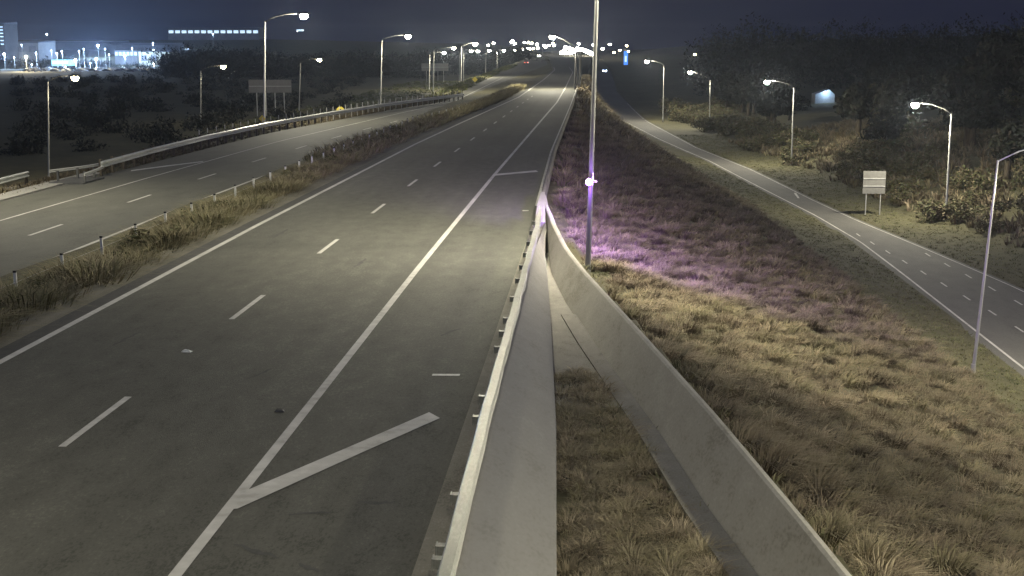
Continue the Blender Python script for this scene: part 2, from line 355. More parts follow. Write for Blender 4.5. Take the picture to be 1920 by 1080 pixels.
# guardrail on the slab, metal cap and brackets
gr = empty('metal_guardrail', (-1.7, 30, 0)); tag(gr, 'bright metal guardrail along the right carriageway edge beside the sloping slab', 'guardrail')
m = MB(); secs = []
def railx(y): return float(np.interp(y, [2,13,20,30,41,52], [-1.56,-1.58,-1.66,-1.70,-1.76,-1.93]))
for y in np.arange(4, 46.1, 1.0):
    x = railx(y)-.05 + .010*math.sin(y*1.9)+.006*math.sin(y*4.3+1); z = .80+.008*math.sin(y*2.7)
    w = .18 if y < 40 else .18-.01*(y-40)
    prof = [(0,.0),(.02,.02),(w-.03,.012),(w,-.02),(w-.02,-.08),(w-.06,-.12),(w-.02,-.17),(w-.03,-.28),(.03,-.30),(0,-.2)]
    secs.append([(x+px-1*(-1.7), y-30, z+pz) for px, pz in prof])
m.loft(secs); m.build('rail_beam', M['galv'], gr)
pb = MB(); pb.box(-.055, .10, -.06, .06, -.12, 0); pb.box(-.065, -.05, -.075, .075, -.14, .01)
pme = pb.mesh('rail_bracket', M['galv'])
po = MB(); po.box(-.03, .08, -.05, .05, -.7, -.13); pom = po.mesh('post', M['galv_dull'])
for y in (7.5, 10.2, 12.0, 13.76, 14.15, 15.9, 19.5, 20.7, 24.3, 25.7, 27.0, 29.4, 31.8, 33.8, 35.9, 38.0, 40.3, 42.6):
    x = railx(y)-.12
    link('rail_bracket', pme, gr, (x+1.7, y-30, .70)); link('post', pom, gr, (x+1.75, y-30, .72))
strip('base_kerb', k(-2.13), k(-1.62), 2, 47, 1.5, k(.13), M['concrete_dirty'], None, thick=.3)['kind'] = 'structure'

# ------------------------------------------------------------------ guardrail along the left carriageway
def w_beam(m, path, z, h=.31, d=.08):
    secs = []
    for i, (x, y) in enumerate(path):
        x2, y2 = path[min(i+1, len(path)-1)]; x1, y1 = path[max(i-1, 0)]
        t = np.array([x2-x1, y2-y1]); t /= np.linalg.norm(t); n = np.array([t[1], -t[0]])
        pr = [(0,h/2),(d,h*.36),(d,h*.24),(0,.02),(0,-.02),(d,-h*.24),(d,-h*.36),(0,-h/2),(-.02,-h/2),(-.02,h/2)]
        secs.append([(x+n[0]*a, y+n[1]*a, z+b) for a, b in pr])
    m.loft(secs)
gpath = interp([(64,-26.2),(66.4,-26.5),(78.6,-27.1),(90,-27.2),(104.2,-26.8),(122,-25.2),(140.7,-23.1),(155,-20.6),(168.5,-17.9),(174,-16.9)])
lg = empty('steel_guardrail', (0,0,0)); tag(lg, 'long steel guardrail on posts curving along the far left carriageway edge', 'guardrail')
m = MB(); w_beam(m, [(float(gpath(y)), y) for y in np.arange(68, 174, 2.)], .16, .36, .10); m.build('rail_beam', M['galv_light'], lg)
gp = MB(); gp.box(-.06, .06, -.08, .08, -.75, .42); gp.box(-.05,.16,-.06,.06,-.02,.26); gpm = gp.mesh('post', M['timber'])
mp_ = MB(); mp_.box(-.018, .018, -.03, .03, -.7, .72); mpm = mp_.mesh('marker_post', M['white_plastic'])
for i, y in enumerate(np.arange(68.5, 173, 2.0)):
    link('post', gpm, lg, (float(gpath(y))-.20, float(y), 0))
    if y > 88: link('marker_post', mpm, lg, (float(gpath(y))-.38, float(y)+.4, 0))
# terminal at the near end: two slack rails on a dark bed
te = empty('rail_terminal', (-26.4, 65.5, -.3)); tag(te, 'dark flared end terminal where the left guardrail begins', 'guardrail end')
m = MB(); w_beam(m, [(-1.6,-.9),(-.9,1.2),(-.5,3.0)], .42, .16, .05); m.build('rail_beam', M['galv_dull'], te)
m = MB(); w_beam(m, [(.35,-1.2),(.1,1.0),(-.25,3.0)], .30, .16, .05); m.build('rail_beam', M['galv_dull'], te)
m = MB(); m.box(-1.5, .3, -1.3, 1.6, -.35, -.12); m.build('terminal_bed', M['dark_steel'], te)
for dx, dy in ((-1.3,-.6),(-.9,1.0),(.2,-.8),(.0,1.0)):
    m = MB(); m.box(dx-.05, dx+.05, dy-.05, dy+.05, -.2, .42); m.build('post', M['dark_steel'], te)
# short rail on the exit road
sg = empty('short_guardrail', (-28.3, 58, -.7)); tag(sg, 'short low guardrail beside the exit road at the left edge', 'guardrail')
m = MB(); w_beam(m, [(.3-.12*i, -18+2.1*i) for i in range(13)], .62, .30, .09); m.build('rail_beam', M['galv_light'], sg)
for i in range(7):
    m = MB(); x, y = .3-.24*i-.1, -18+4.2*i; m.box(x-.06, x+.06, y-.08, y+.08, -.2, .75); m.build('post', M['timber'], sg)

# ------------------------------------------------------------------ wire rope barrier in the median
wr = empty('wire_rope_barrier', (-15.6, 60, -.42)); tag(wr, 'wire rope barrier of white posts running through the planted median', 'wire barrier')
ps = MB(); ps.box(-.04, .04, -.03, .03, 0, .88); psm = ps.mesh('post', M['white_plastic'])
cp = MB(); cp.box(-.042, .042, -.037, .037, .88, .94); cpm = cp.mesh('post_cap', M['black_plastic'])
medx = interp([(20,-15.6),(115,-15.5),(150,-11.9),(220,-11.3)])
pys = [30.2+3.1*i for i in range(0, 40)]
for y in pys:
    p = link('post', psm, wr, (float(medx(y))+15.6, y-60, random.uniform(-.06,.03))); link('post_cap', cpm, p)
for zz_ in (.60,):
    m = MB(); m.tube([(float(medx(y))+15.6+.04, y-60, zz_) for y in np.arange(28, 152, 6.2)], .004, 4); m.build('rope', M['galv_dull'], wr)

# ------------------------------------------------------------------ grass tufts (numpy)
def tuft_mesh(name, pts, blades, hgt, wid, lean, pal, spread=.22, kind='stuff'):
    """pts: (n,4) x y z scale. Each tuft is a fountain of bent blades."""
    n = len(pts); B = blades; N = n*B
    P = np.repeat(pts, B, 0); s = P[:,3]
    az = rng.uniform(0, 2*np.pi, N); rr_ = rng.uniform(0, 1, N)**.6*spread*s
    L = hgt*s*rng.uniform(.55, 1.15, N); ln = lean*rng.uniform(.25, 1.25, N)
    ox, oy = np.cos(az), np.sin(az)
    root = np.stack([P[:,0]+ox*rr_, P[:,1]+oy*rr_, P[:,2]-.05], -1)
    wind = np.array([.05, .03, 0])
    own = np.repeat(np.stack([rng.normal(0,.22,n), rng.normal(0,.22,n), np.zeros(n)], -1), B, 0)
    out = np.stack([ox, oy, np.zeros(N)], -1)+wind+own
    mid = root + out*(L*ln*.35)[:,None] + np.array([0,0,1])*(L*.62)[:,None]
    tip = mid + out*(L*ln*.75)[:,None] + np.array([0,0,1])*(L*(.38-.45*ln*.6))[:,None]
    az2 = az+np.pi/2+rng.uniform(-.9, .9, N)
    side = np.stack([np.cos(az2), np.sin(az2), np.zeros(N)], -1)*(wid*s*rng.uniform(.6,1.3,N))[:,None]
    V = np.stack([root-side, root+side, mid+side*.75, mid-side*.75, tip], 1).reshape(-1, 3)
    base = np.arange(N)*5
    me = bpy.data.meshes.new(name)
    me.vertices.add(N*5); me.vertices.foreach_set('co', V.astype(np.float32).ravel())
    loops = np.stack([base, base+1, base+2, base+3, base+3, base+2, base+4], -1).ravel()
    me.loops.add(N*7); me.loops.foreach_set('vertex_index', loops.astype(np.int32))
    st = np.stack([np.arange(N)*7, np.arange(N)*7+4], -1).ravel(); tot = np.tile([4, 3], N)
    me.polygons.add(N*2); me.polygons.foreach_set('loop_start', st.astype(np.int32)); me.polygons.foreach_set('loop_total', tot.astype(np.int32))
    pal = np.array(pal); m_ = len(pal)
    # neighbours share a hue, so the bank is mottled in patches
    q = .5+.5*np.sin(pts[:,0]*1.1+.7*np.sin(pts[:,1]*.6))*np.cos(pts[:,1]*.8+pts[:,0]*.33)
    q = np.clip(q*.4+rng.uniform(0, .7, n), 0, .999)*(m_-1)
    i0 = np.floor(q).astype(int); fr = (q-i0)[:,None]
    tc = pal[i0]*(1-fr)+pal[np.minimum(i0+1, m_-1)]*fr
    bc = np.repeat(tc*rng.uniform(.58, 1.38, n)[:,None], B, 0)*rng.uniform(.7, 1.3, N)[:,None]
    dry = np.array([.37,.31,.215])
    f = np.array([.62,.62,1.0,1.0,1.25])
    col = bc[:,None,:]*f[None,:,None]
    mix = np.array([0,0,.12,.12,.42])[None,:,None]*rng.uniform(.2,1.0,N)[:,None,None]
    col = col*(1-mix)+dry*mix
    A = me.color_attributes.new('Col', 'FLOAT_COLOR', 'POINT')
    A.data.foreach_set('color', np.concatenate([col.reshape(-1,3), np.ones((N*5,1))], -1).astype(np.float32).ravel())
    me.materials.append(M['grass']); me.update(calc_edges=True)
    o = link(name, me); tag(o, kind=kind); return o
def scatter(n, xf, y0, y1, s0, s1, ok=None):
    y = rng.uniform(y0, y1, n); u = rng.uniform(0, 1, n); a, b = xf(y); x = a+(b-a)*u
    s = rng.uniform(s0, s1, n)
    P = np.stack([x, y, zt(x, y), s], -1)
    if ok is not None: P = P[ok(P[:,0], P[:,1])]
    return P
BROWN = [(.078,.066,.040),(.125,.102,.064),(.165,.128,.085),(.145,.128,.068),(.23,.185,.122)]
OLIVE = [(.055,.066,.026),(.095,.10,.042),(.145,.135,.066),(.19,.17,.095)]
MEDIAN = [(.085,.088,.040),(.135,.128,.060),(.19,.165,.09),(.24,.205,.125)]
GREEN = [(.06,.078,.028),(.088,.10,.04),(.125,.12,.058)]
inview = lambda x, y: x < .435*y+2.5
clump = lambda x, y: (np.sin(x*1.9+np.sin(y*1.3))+np.cos(y*1.7-x*.8)+rng.uniform(-1.6,1.6,len(x))) > -1.35
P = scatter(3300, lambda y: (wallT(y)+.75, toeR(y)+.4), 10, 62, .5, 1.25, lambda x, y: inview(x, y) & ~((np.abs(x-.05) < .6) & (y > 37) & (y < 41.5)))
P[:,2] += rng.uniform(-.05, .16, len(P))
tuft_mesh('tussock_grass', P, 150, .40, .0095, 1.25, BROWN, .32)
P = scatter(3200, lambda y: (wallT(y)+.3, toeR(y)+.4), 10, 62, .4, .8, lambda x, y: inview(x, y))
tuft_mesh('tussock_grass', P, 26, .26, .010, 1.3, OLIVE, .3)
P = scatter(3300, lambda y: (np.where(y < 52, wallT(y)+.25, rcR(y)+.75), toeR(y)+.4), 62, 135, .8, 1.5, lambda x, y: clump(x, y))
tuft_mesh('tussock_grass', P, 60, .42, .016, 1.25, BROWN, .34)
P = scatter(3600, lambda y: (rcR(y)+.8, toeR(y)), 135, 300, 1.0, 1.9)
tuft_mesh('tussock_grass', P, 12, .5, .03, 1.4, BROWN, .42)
P = scatter(620, lambda y: (slabR(y)+.12, wallB(y)-.36), 11, 27.2, .4, .95, lambda x, y: (x > slabR(y)+.1) & (x < wallB(y)-.38))
tuft_mesh('ditch_grass', P, 140, .34, .008, 1.25, BROWN[1:]+[(.19,.165,.10),(.16,.145,.075)])
P = scatter(90, lambda y: (wallB(y)-.45, wallB(y)-.08), 12, 23, .3, .8)
tuft_mesh('ditch_grass', P, 26, .32, .013, 1.2, OLIVE)
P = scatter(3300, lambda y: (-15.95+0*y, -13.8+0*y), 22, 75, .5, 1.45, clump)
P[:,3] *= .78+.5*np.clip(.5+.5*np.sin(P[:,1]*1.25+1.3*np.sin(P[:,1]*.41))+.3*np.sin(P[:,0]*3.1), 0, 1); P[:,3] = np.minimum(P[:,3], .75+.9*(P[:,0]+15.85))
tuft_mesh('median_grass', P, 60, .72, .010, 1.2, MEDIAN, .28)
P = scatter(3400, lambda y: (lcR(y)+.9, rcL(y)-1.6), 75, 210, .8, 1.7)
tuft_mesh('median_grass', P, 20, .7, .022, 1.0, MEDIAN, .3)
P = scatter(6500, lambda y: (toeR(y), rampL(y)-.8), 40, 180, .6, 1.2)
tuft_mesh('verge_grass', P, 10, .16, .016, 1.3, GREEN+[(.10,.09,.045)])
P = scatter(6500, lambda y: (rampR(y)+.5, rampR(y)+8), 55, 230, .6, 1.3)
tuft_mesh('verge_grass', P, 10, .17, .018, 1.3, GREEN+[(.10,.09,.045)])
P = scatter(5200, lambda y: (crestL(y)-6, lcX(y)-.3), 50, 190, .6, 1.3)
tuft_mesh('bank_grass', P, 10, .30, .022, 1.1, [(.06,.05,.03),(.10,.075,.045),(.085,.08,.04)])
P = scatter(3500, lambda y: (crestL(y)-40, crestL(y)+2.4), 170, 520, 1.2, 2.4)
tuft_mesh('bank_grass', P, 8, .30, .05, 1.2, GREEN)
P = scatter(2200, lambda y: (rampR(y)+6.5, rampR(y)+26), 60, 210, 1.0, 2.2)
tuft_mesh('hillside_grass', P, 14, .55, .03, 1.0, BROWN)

# ------------------------------------------------------------------ shrubs and trees
def leaf_mesh(name, n, rad, size, pal, lumps=7, seed=0, flat=.75, low=0.0):
    r = np.random.default_rng(seed); V, F, K = [], [], []
    cs = [(r.normal(0, .42, 3)*rad*np.array([1,1,flat])+np.array([0,0,rad*.62]), rad*r.uniform(.38,.66)) for _ in range(lumps)]
    pal = np.array(pal)
    for i in range(n):
        c, q = cs[i % lumps]
        d = r.normal(0,1,3); d /= np.linalg.norm(d)
        p = c+d*q*r.uniform(.55,1.08)*np.array([1,1,flat+.15])
        if p[2] < low: p[2] = low+abs(p[2]-low)*.4
        nrm = d*.6+r.normal(0,.7,3); nrm /= np.linalg.norm(nrm)
        a = np.cross(nrm, r.normal(0,1,3)); a /= np.linalg.norm(a); b = np.cross(nrm, a)
        s = size*r.uniform(.55,1.4)
        k_ = len(V); V += [p-a*s, p+b*s*.42, p+a*s, p-b*s*.42]; F.append((k_,k_+1,k_+2,k_+3))
        c_ = pal[r.integers(len(pal))]*r.uniform(.6,1.35); K += [c_]*4
    me = bpy.data.meshes.new(name); me.from_pydata([tuple(v) for v in V], [], F)
    A = me.color_attributes.new('Col', 'FLOAT_COLOR', 'POINT')
    A.data.foreach_set('color', np.concatenate([np.array(K), np.ones((len(K),1))], -1).astype(np.float32).ravel())
    me.materials.append(M['leaf']); return me
LEAF = [(.055,.06,.028),(.08,.08,.038),(.075,.06,.038),(.12,.10,.06)]
DARK = [(.009,.011,.008),(.017,.019,.012),(.017,.014,.011)]
bushes = [leaf_mesh('bush', 1100, 1.0, .095, LEAF, 9, 11+i, .62) for i in range(4)]
medb = [leaf_mesh('median_shrub', 700, .62, .085, [(.06,.064,.028),(.10,.096,.044),(.13,.11,.06)], 6, 31+i, .75) for i in range(3)]
crowns = [leaf_mesh('crown', 1500, 1.0, .13, DARK, 9, 51+i, .85, .05) for i in range(4)]
tm = MB(); tm.tube([(0,0,-.4),(.05,.02,.6),(-.03,.05,1.3),(.06,0,2.0)], [.16,.12,.09,.05], 7)
tm.tube([(.0,.03,1.0),(.35,.1,1.6),(.5,.2,2.1)], [.07,.05,.02], 5); tm.tube([(-.02,.05,1.2),(-.3,-.15,1.7),(-.5,-.2,2.2)], [.06,.04,.02], 5)
trm = tm.mesh('trunk', M['bark'], True)
# shrubs standing in the median
for i, (y, dx, s) in enumerate([(30,.2,.9),(33.2,-.6,.8),(36.5,.5,1.0),(38.6,1.0,.8),(41.8,-.2,1.1),(44.0,.7,1.0),(47.2,.3,.9),(51.0,1.0,.9),(54.6,-.3,.8),(58.3,.6,.8),(63.0,.2,.9),(68.0,.4,.9),(71.5,.1,1.0),(75.5,.5,1.0),(79.0,.4,1.05),(83.5,.2,1.0),(88.0,.4,1.1),(92.0,.3,1.0),(97.0,.5,1.1),(103,.6,1.0),(109,.3,1.0),(116,.4,1.1),(124,.3,1.0),(133,.3,1.0)]):
    x = -15.0+dx*.5 if y < 100 else .5*(float(lcR(y))+float(rcL(y)))+dx-.4
    o = link('median_shrub', medb[i % 3], None, (x, y, float(zt(x, y))-.12)); o.scale = (s, s*1.1, s); o.rotation_euler = (0,0,i*1.7)
    tag(o, 'low dark olive shrub growing among the tussocks of the median', 'shrub', 'shrubs planted along the median')
# hillside scrub and trees beyond the ramp
cnt = 0
for i in range(300):
    y = float(rng.uniform(64, 300)); front = i % 2 == 0
    d = float(rng.uniform(6.8, 15)) if front else float(rng.uniform(13, 55))
    x = float(rampR(y))+d
    if x > .46*y+6: continue
    if y < 300 and abs(x/y-.178) < (.024 if not front else .010): continue      # a gap through which the lit shed shows
    if not front and min(math.hypot(x-a_, y-b_) for a_, b_ in ((28.4,115.6),(22.7,170.2),(18.8,251.4),(11.2,269.3))) < 11: continue
    cnt += 1
    if front or i % 6 == 1:
        s = float(rng.uniform(.6, 1.35))*(1+.0035*y)*(1 if front else 1.7)
        o = link('bush', bushes[i % 4], None, (x, y, float(zt(x, y))-.25*s)); o.scale = (s*1.15, s, s*float(rng.uniform(.7,1.1))); o.rotation_euler = (0,0,float(rng.uniform(0,6)))
        tag(o, 'scruffy leafy bush growing on the dark slope right of the slip road', 'bush', 'bushes on the slope beyond the slip road')
    else:
        s = float(rng.uniform(1.7, 3.4)); z0 = float(zt(x, y))
        t = empty('tree', (x, y, z0), float(rng.uniform(0,6))); t.scale = (s, s, s*float(rng.uniform(.85,1.15)))
        link('trunk', trm, t); link('crown', crowns[i % 4], t, (0,0,.85))
        tag(t, 'dark rounded tree standing on the unlit hillside right of the slip road', 'tree', 'trees on the right hillside')
# far-off tree belts that read as one dark mass
def belt(name, spots, smin, smax, seed):
    src = crowns[seed % 4]; n = len(src.vertices)
    co = np.empty(n*3, np.float32); src.vertices.foreach_get('co', co); co = co.reshape(-1,3)
    kk = np.empty(n*4, np.float32); src.color_attributes['Col'].data.foreach_get('color', kk)
    V, K = [], []
    for x, y in spots:
        s = float(rng.uniform(smin, smax)); a = float(rng.uniform(0, 6.3)); c_, s_ = math.cos(a), math.sin(a)
        nq = 600 if smax < 5 else 1500; sub = co[:nq].copy(); sub = sub*s
        rot = np.stack([sub[:,0]*c_-sub[:,1]*s_, sub[:,0]*s_+sub[:,1]*c_, sub[:,2]*float(rng.uniform(.8,1.3))], -1)
        ctr = rot.reshape(-1,4,3).mean(1, keepdims=True); rot = (ctr+(rot.reshape(-1,4,3)-ctr)*(1.3 if smax < 5 else .6)).reshape(-1,3)
        V.append(rot+np.array([x, y, float(zt(x, y))-.2*s])); K.append(kk.reshape(-1,4)[:nq])
    V = np.concatenate(V); K = np.concatenate(K); q = len(V)//4
    me = bpy.data.meshes.new(name); me.from_pydata(V.tolist(), [], np.arange(q*4).reshape(-1,4).tolist())
    A = me.color_attributes.new('Col', 'FLOAT_COLOR', 'POINT'); A.data.foreach_set('color', K.astype(np.float32).ravel())
    me.materials.append(M['leaf']); o = link(name, me); tag(o, kind='stuff'); return o
belt('dark_scrub', [(float(rng.uniform(-.46*y, -.14*y-16)), y) for y in rng.uniform(160, 560, 330)], 1.2, 2.6, 0)
belt('dark_woods', [(float(rng.uniform(-.335*y, -.13*y)), y) for y in rng.uniform(560, 800, 260)], 4, 8, 1)
belt('dark_woods', [(float(rng.uniform(-.335*y, -.245*y)), y) for y in rng.uniform(640, 780, 60)], 6, 10.5, 1)
belt('yard_trees', [((px-1112)/2400*y, y) for px, y in zip(rng.uniform(10, 205, 46), rng.uniform(815, 850, 46))], 2.2, 3.9, 3)
belt('yard_trees', [((px-1112)/2400*y, y) for px, y in zip(rng.uniform(205, 330, 24), rng.uniform(810, 845, 24))], 1.4, 2.2, 3)
belt('far_woods', [(float(rng.uniform(-.14*y, -.05*y)), y) for y in rng.uniform(620, 1000, 110)], 4, 8, 2)
belt('hill_woods', [(float(rng.uniform(.085*y, .45*y)), y) for y in rng.uniform(330, 760, 330)], 4, 9, 3)

# ------------------------------------------------------------------ street lamps
WARM, WHITE, COOL = (1.0,.88,.60), (1.0,.94,.73), (.45,.66,1.0)
def spot(parent, loc, power, col, cone=160):
    l = bpy.data.lights.new('lamp_light', 'SPOT'); l.energy = power; l.color = col; l.spot_size = R(cone); l.spot_blend = .7; l.shadow_soft_size = .22
    o = bpy.data.objects.new('lamp_light', l); C.objects.link(o); o.parent = parent; o.location = loc; return o
def pl(parent, loc, p, col, r=.16):
    l = bpy.data.lights.new('lamp_light', 'POINT'); l.energy = p; l.color = col; l.shadow_soft_size = r
    o = bpy.data.objects.new('lamp_light', l); C.objects.link(o); o.parent = parent; o.location = loc
hd = MB(); secs = []
for t, w, h0, h1 in ((-.42,.07,-.03,.05),(-.2,.15,-.05,.09),(.15,.19,-.06,.12),(.4,.15,-.05,.09),(.5,.05,-.02,.04)):
    secs.append([(t,-w,h0),(t,w,h0),(t,w*.75,h1),(t,-w*.75,h1)])
hd.loft(secs); headm = hd.mesh('lamp_head', M['dark_steel'], False)
def lensmesh(mat):
    m = MB(); secs = []
    for a in np.linspace(-math.pi/2, math.pi/2, 10)[1:-1]:
        r_ = math.cos(a); z_ = -.22*math.sin(a)-.16
        secs.append([(.28*r_*math.cos(t)+.05, .2*r_*math.sin(t), z_) for t in np.linspace(0, 2*math.pi, 12, endpoint=False)])
    m.loft(secs); return m.mesh('lens', mat, True)
lensW, lensP, lensC = lensmesh(M['lens_warm']), lensmesh(M['lens_white']), lensmesh(M['lens_cool'])
def street_lamp(base, top, lamp, label, power=3000, lens=None, col=WHITE, r=.085, mat='pole', hs=1.0, group='street lamps along the roads', cat='street lamp', off=False, arm='dark_steel'):
    base, top, lamp = (np.array(p, float) for p in (base, top, lamp))
    e = empty('street_lamp', base); tag(e, label, cat, group)
    T, Lm = top-base, lamp-base
    m = MB(); m.tube([(0,0,-.8)]+[tuple(T*t) for t in (.05,.35,.7,1.0)], [r*1.5,r*1.45,r*1.2,r*.95,r*.7], 8); m.build('pole', M[mat], e, True)
    m = MB(); m.tube([(0,0,-.05),(0,0,.5)], [r*2.0,r*1.9], 8); m.build('base_collar', M[mat], e)
    mid = T*.45+Lm*.55+np.array([0,0,.25]); q = T*.8+Lm*.2+np.array([0,0,.2])
    m = MB(); m.tube([tuple(T+np.array([0,0,-.06])), tuple(q), tuple(mid), tuple(Lm)], [r*.6,r*.5,r*.45,r*.4], 6); m.build('arm', M[arm], e, True)
    d = Lm-T; h = link('lamp_head', headm, e, tuple(Lm)); h.rotation_euler = (0,0,math.atan2(d[1], d[0])); h.scale = (hs,)*3
    ln = link('lens', lens or lensP, h)
    if power: (spot if off else pl)(e, tuple(Lm+np.array([0,0,-.46*hs])), power, col)
    return e
street_lamp((-30.95,120,-1.3),(-30.5,120,8.8),(-26.9,120,9.5), 'tall street lamp standing behind the left guardrail, its head nearly out of the frame', 9500, hs=1.4)
street_lamp((-33.04,200,-2.6),(-32.6,200,7.5),(-28.6,200,8.3), 'street lamp on the grass left of the yellow diamond sign, lone on the dark', 12000, hs=1.6)
street_lamp((-57.3,131.9,-7.4),(-56.7,131.9,2.9),(-53.85,131.9,3.5), 'leftmost street lamp, down beyond the exit road, warm light', 1500, lensW, WARM, hs=1.4)
street_lamp((-68.6,222.2,-7.6),(-68.1,222.2,2.4),(-64.2,222.2,3.35), 'warm street lamp between the leftmost lamp and the tall one behind the guardrail', 1600, lensW, WARM, hs=1.6)
street_lamp((-63.3,275.8,-6.9),(-62.7,275.8,3.1),(-58.65,275.8,4.0), 'warm street lamp just right of the long billboard on the dark left slope', 1600, lensW, WARM, hs=1.7)
street_lamp((-2.7,200,-1.6),(-2.6,200,6.2),(-6.15,200,8.2), 'street lamp on a thick dark pole straight up the motorway at its right edge', 15000, mat='black_plastic', r=.16, hs=1.7)
street_lamp((14.66,269.3,-8.3),(14.64,269.3,2.8),(11.2,269.3,3.75), 'farthest of the street lamps beside the slip road, brightest star of light', 15000, hs=1.6)
street_lamp((22.7,251.4,-9.2),(22.6,251.4,.2),(18.8,251.4,1.9), 'street lamp second farthest along the slip road, in front of dark trees', 9000, hs=1.5)
street_lamp((26.2,170.2,-9.2),(26.1,170.2,1.3),(22.7,170.2,2.2), 'street lamp in the middle of the slip road row left of the lit shed', 12500, hs=1.35)
street_lamp((31.6,115.6,-9.6),(31.5,115.6,.7),(28.4,115.6,1.65), 'street lamp whose white pole stands right of the grey sign back', 12500, arm='pole', hs=1.25)
street_lamp((17.6,58.3,-8.35),(18.05,58.3,1.5),(22.6,58.3,2.5), 'slender street lamp at the near right, its head beyond the picture edge', 8500, arm='galv_dull', r=.06)
pst = empty('dark_post', (-2.1,214,-.8)); tag(pst, 'dark bare upright post beside the thick lamp pole up the motorway', 'post')
m = MB(); m.tube([(0,0,-.5),(0,0,5.8)], [.2,.17], 8); m.build('pole', M['black_plastic'], pst); m = MB(); m.tube([(0,0,5.8),(0,0,5.95)], .2, 8); m.build('post_cap', M['dark_steel'], pst)
# gore lamp with the violet lamp on its pole; its head is above the frame
gore = street_lamp((-.10,41.3,-1.4),(.17,41.3,11.2),(-2.8,41.3,11.9), 'tallest pale pole behind the concrete wall, a violet lamp shining on it', 8500, r=.064, off=True, mat='pole_grey')
m = MB(); m.tube([(.27,0,12.5),(1.6,0,13.0),(3.1,0,13.3)], [.055,.045,.038], 6); m.build('arm', M['galv_dull'], gore, True)
h2 = link('lamp_head', headm, gore, (3.1,0,13.3)); link('lens', lensP, h2); spot(gore, (3.1,0,12.98), 32000, WHITE).rotation_euler = (R(28), 0, 0)  # second arm and head above the frame, added to light the bank
for l_ in gore.children:
    if l_.type == 'LIGHT' and l_.location.x < 0: l_.rotation_euler = (R(2), 0, 0)
vl = empty('violet_lamp', (-.08,40.98,2.2)); tag(vl, 'small violet lamp shining halfway up the pole behind the wall', 'lamp')
m = MB(); m.box(-.10,.10,-.02,.14,-.09,.09); m.build('housing', M['black_plastic'], vl)
m = MB(); m.tube([(0,.04,0),(0,-.05,0),(0,-.10,0)], [.11,.10,.06], 14); m.build('lens', M['lens_violet'], vl, True)
m = MB(); m.box(-.035,.035,.13,.28,-.04,.04); m.build('bracket', M['galv_dull'], vl)
pl(vl, (0,-.24,-.06), 120, (.40,.17,1.0), .06)
v2 = spot(vl, (.30,.24,.02), 30000, (.36,.16,1.0), 114); v2.data.spot_blend = 1; v2.rotation_euler = (R(97), 0, R(-9))  # added spot outside the housing, throws violet onto grass and road behind
m = MB(); m.box(.07,.25,.17,.27,-.03,.03); m.build('added_spot_bracket', M['galv_dull'], vl)  # invented bracket carrying the added violet spot
# unseen lamps outside the frame; median and bank ones added to brighten the ground
street_lamp((6.4,-6,-.6),(6.2,-6,11.2),(1.4,-3,12.2), 'street lamp standing beside the camera, out of the frame', 10800, off=True)
street_lamp((-31,56,-1.6),(-30.8,56,9.2),(-26.6,56,10), 'street lamp on the left verge, left of the frame', 7000, off=True)
street_lamp((-15.6,12,-.4),(-15.5,12,10.5),(-12.4,12,11.3), 'unseen lamp added in the median left of the frame to light the road', 3200, off=True)
street_lamp((15,13,-6.5),(14.8,13,6.5),(11,13,7.4), 'unseen lamp added on the grass bank right of the frame to light it', 8000, off=True)
street_lamp((31.5,40,-8.9),(31.4,40,1.7),(27.5,40,2.5), 'street lamp by the slip road, right of the frame', 8000, off=True)
# the rows beyond, each lamp built where its pole stands
row = [((-52.4,413.7,-5.8),(-52.1,413.7,4.1),(-47.6,413.7,4.9)), ((-49.4,399.8,-4.6),(-49,399.8,5.3),(-43,399.8,6.4)),
       ((-51.6,500,-3),(-51.4,500,4),(-47,500,5.2)), ((-50,500,-4),(-49.8,500,5),(-44.4,500,5.2)), ((-43,520,-4),(-42.8,520,4.2),(-41.6,520,5.4)),
       ((-45,610,-3),(-45,610,4.5),(-41.9,610,5.2)), ((-44,690,-3.5),(-44,690,4.8),(-41.6,690,5.3)), ((-44,760,-3),(-44,760,5),(-41.1,760,5.4)),
       ((-43,820,-3),(-43,820,5.2),(-39.6,820,5.7)), ((-39,860,-3),(-39,860,5.5),(-36.5,860,6.1)), ((-35,900,-3),(-35,900,6),(-33,900,6.6)), ((-30.6,300,-2.2),(-30.4,300,6.5),(-27.3,300,7.4))]
for i, (b_, t_, l_) in enumerate(row):
    b2 = (b_[0], b_[1], min(b_[2], float(zt(b_[0], b_[1]))+.1))
    street_lamp(b2, t_, l_, 'small distant street lamp in the row left of the far motorway', 15000 if i in (0,1,3,5,7,11) else 0, lensP, WHITE, .12, hs=1.6+.0012*b_[1], group='distant lamps left of the motorway')
# far strings of lamps over the crest: poles and heads only a few pixels high
fe = MB(); fe.tube([(0,0,-9),(0,0,0)], [.12,.08], 5); fe.tube([(0,0,0),(1.2,0,.3)], .05, 4); fpm = fe.mesh('pole', M['pole'])
def far_lamp(px, py, Y, lens, sc, label, group):
    x = (px-1112)/2400*Y*1.004; z = 6.45-(py-88)/2400*Y
    e = empty('street_lamp', (x, Y, z-9)); tag(e, label, 'street lamp', group)
    link('pole', fpm, e, (-1.2,0,8.7)); o = link('lens', lens, e, (0,0,9)); o.scale = (sc,)*3
for px, py in ((1054,97),(1058,94),(1063,97),(1068,97),(1072,96),(1077,94),(1080,91),(1074,91),(1068,89),(1061,87),(1087,90),(1092,91),(1097,93),(1101,94),(1105,96),(1109,98),(1113,100),(1083,89)):
    far_lamp(px, py, 980+random.uniform(-60,60), lensP, 5.2, 'bright far lamp in the curved string at the end of the motorway', 'curved string of lamps at the end of the motorway')
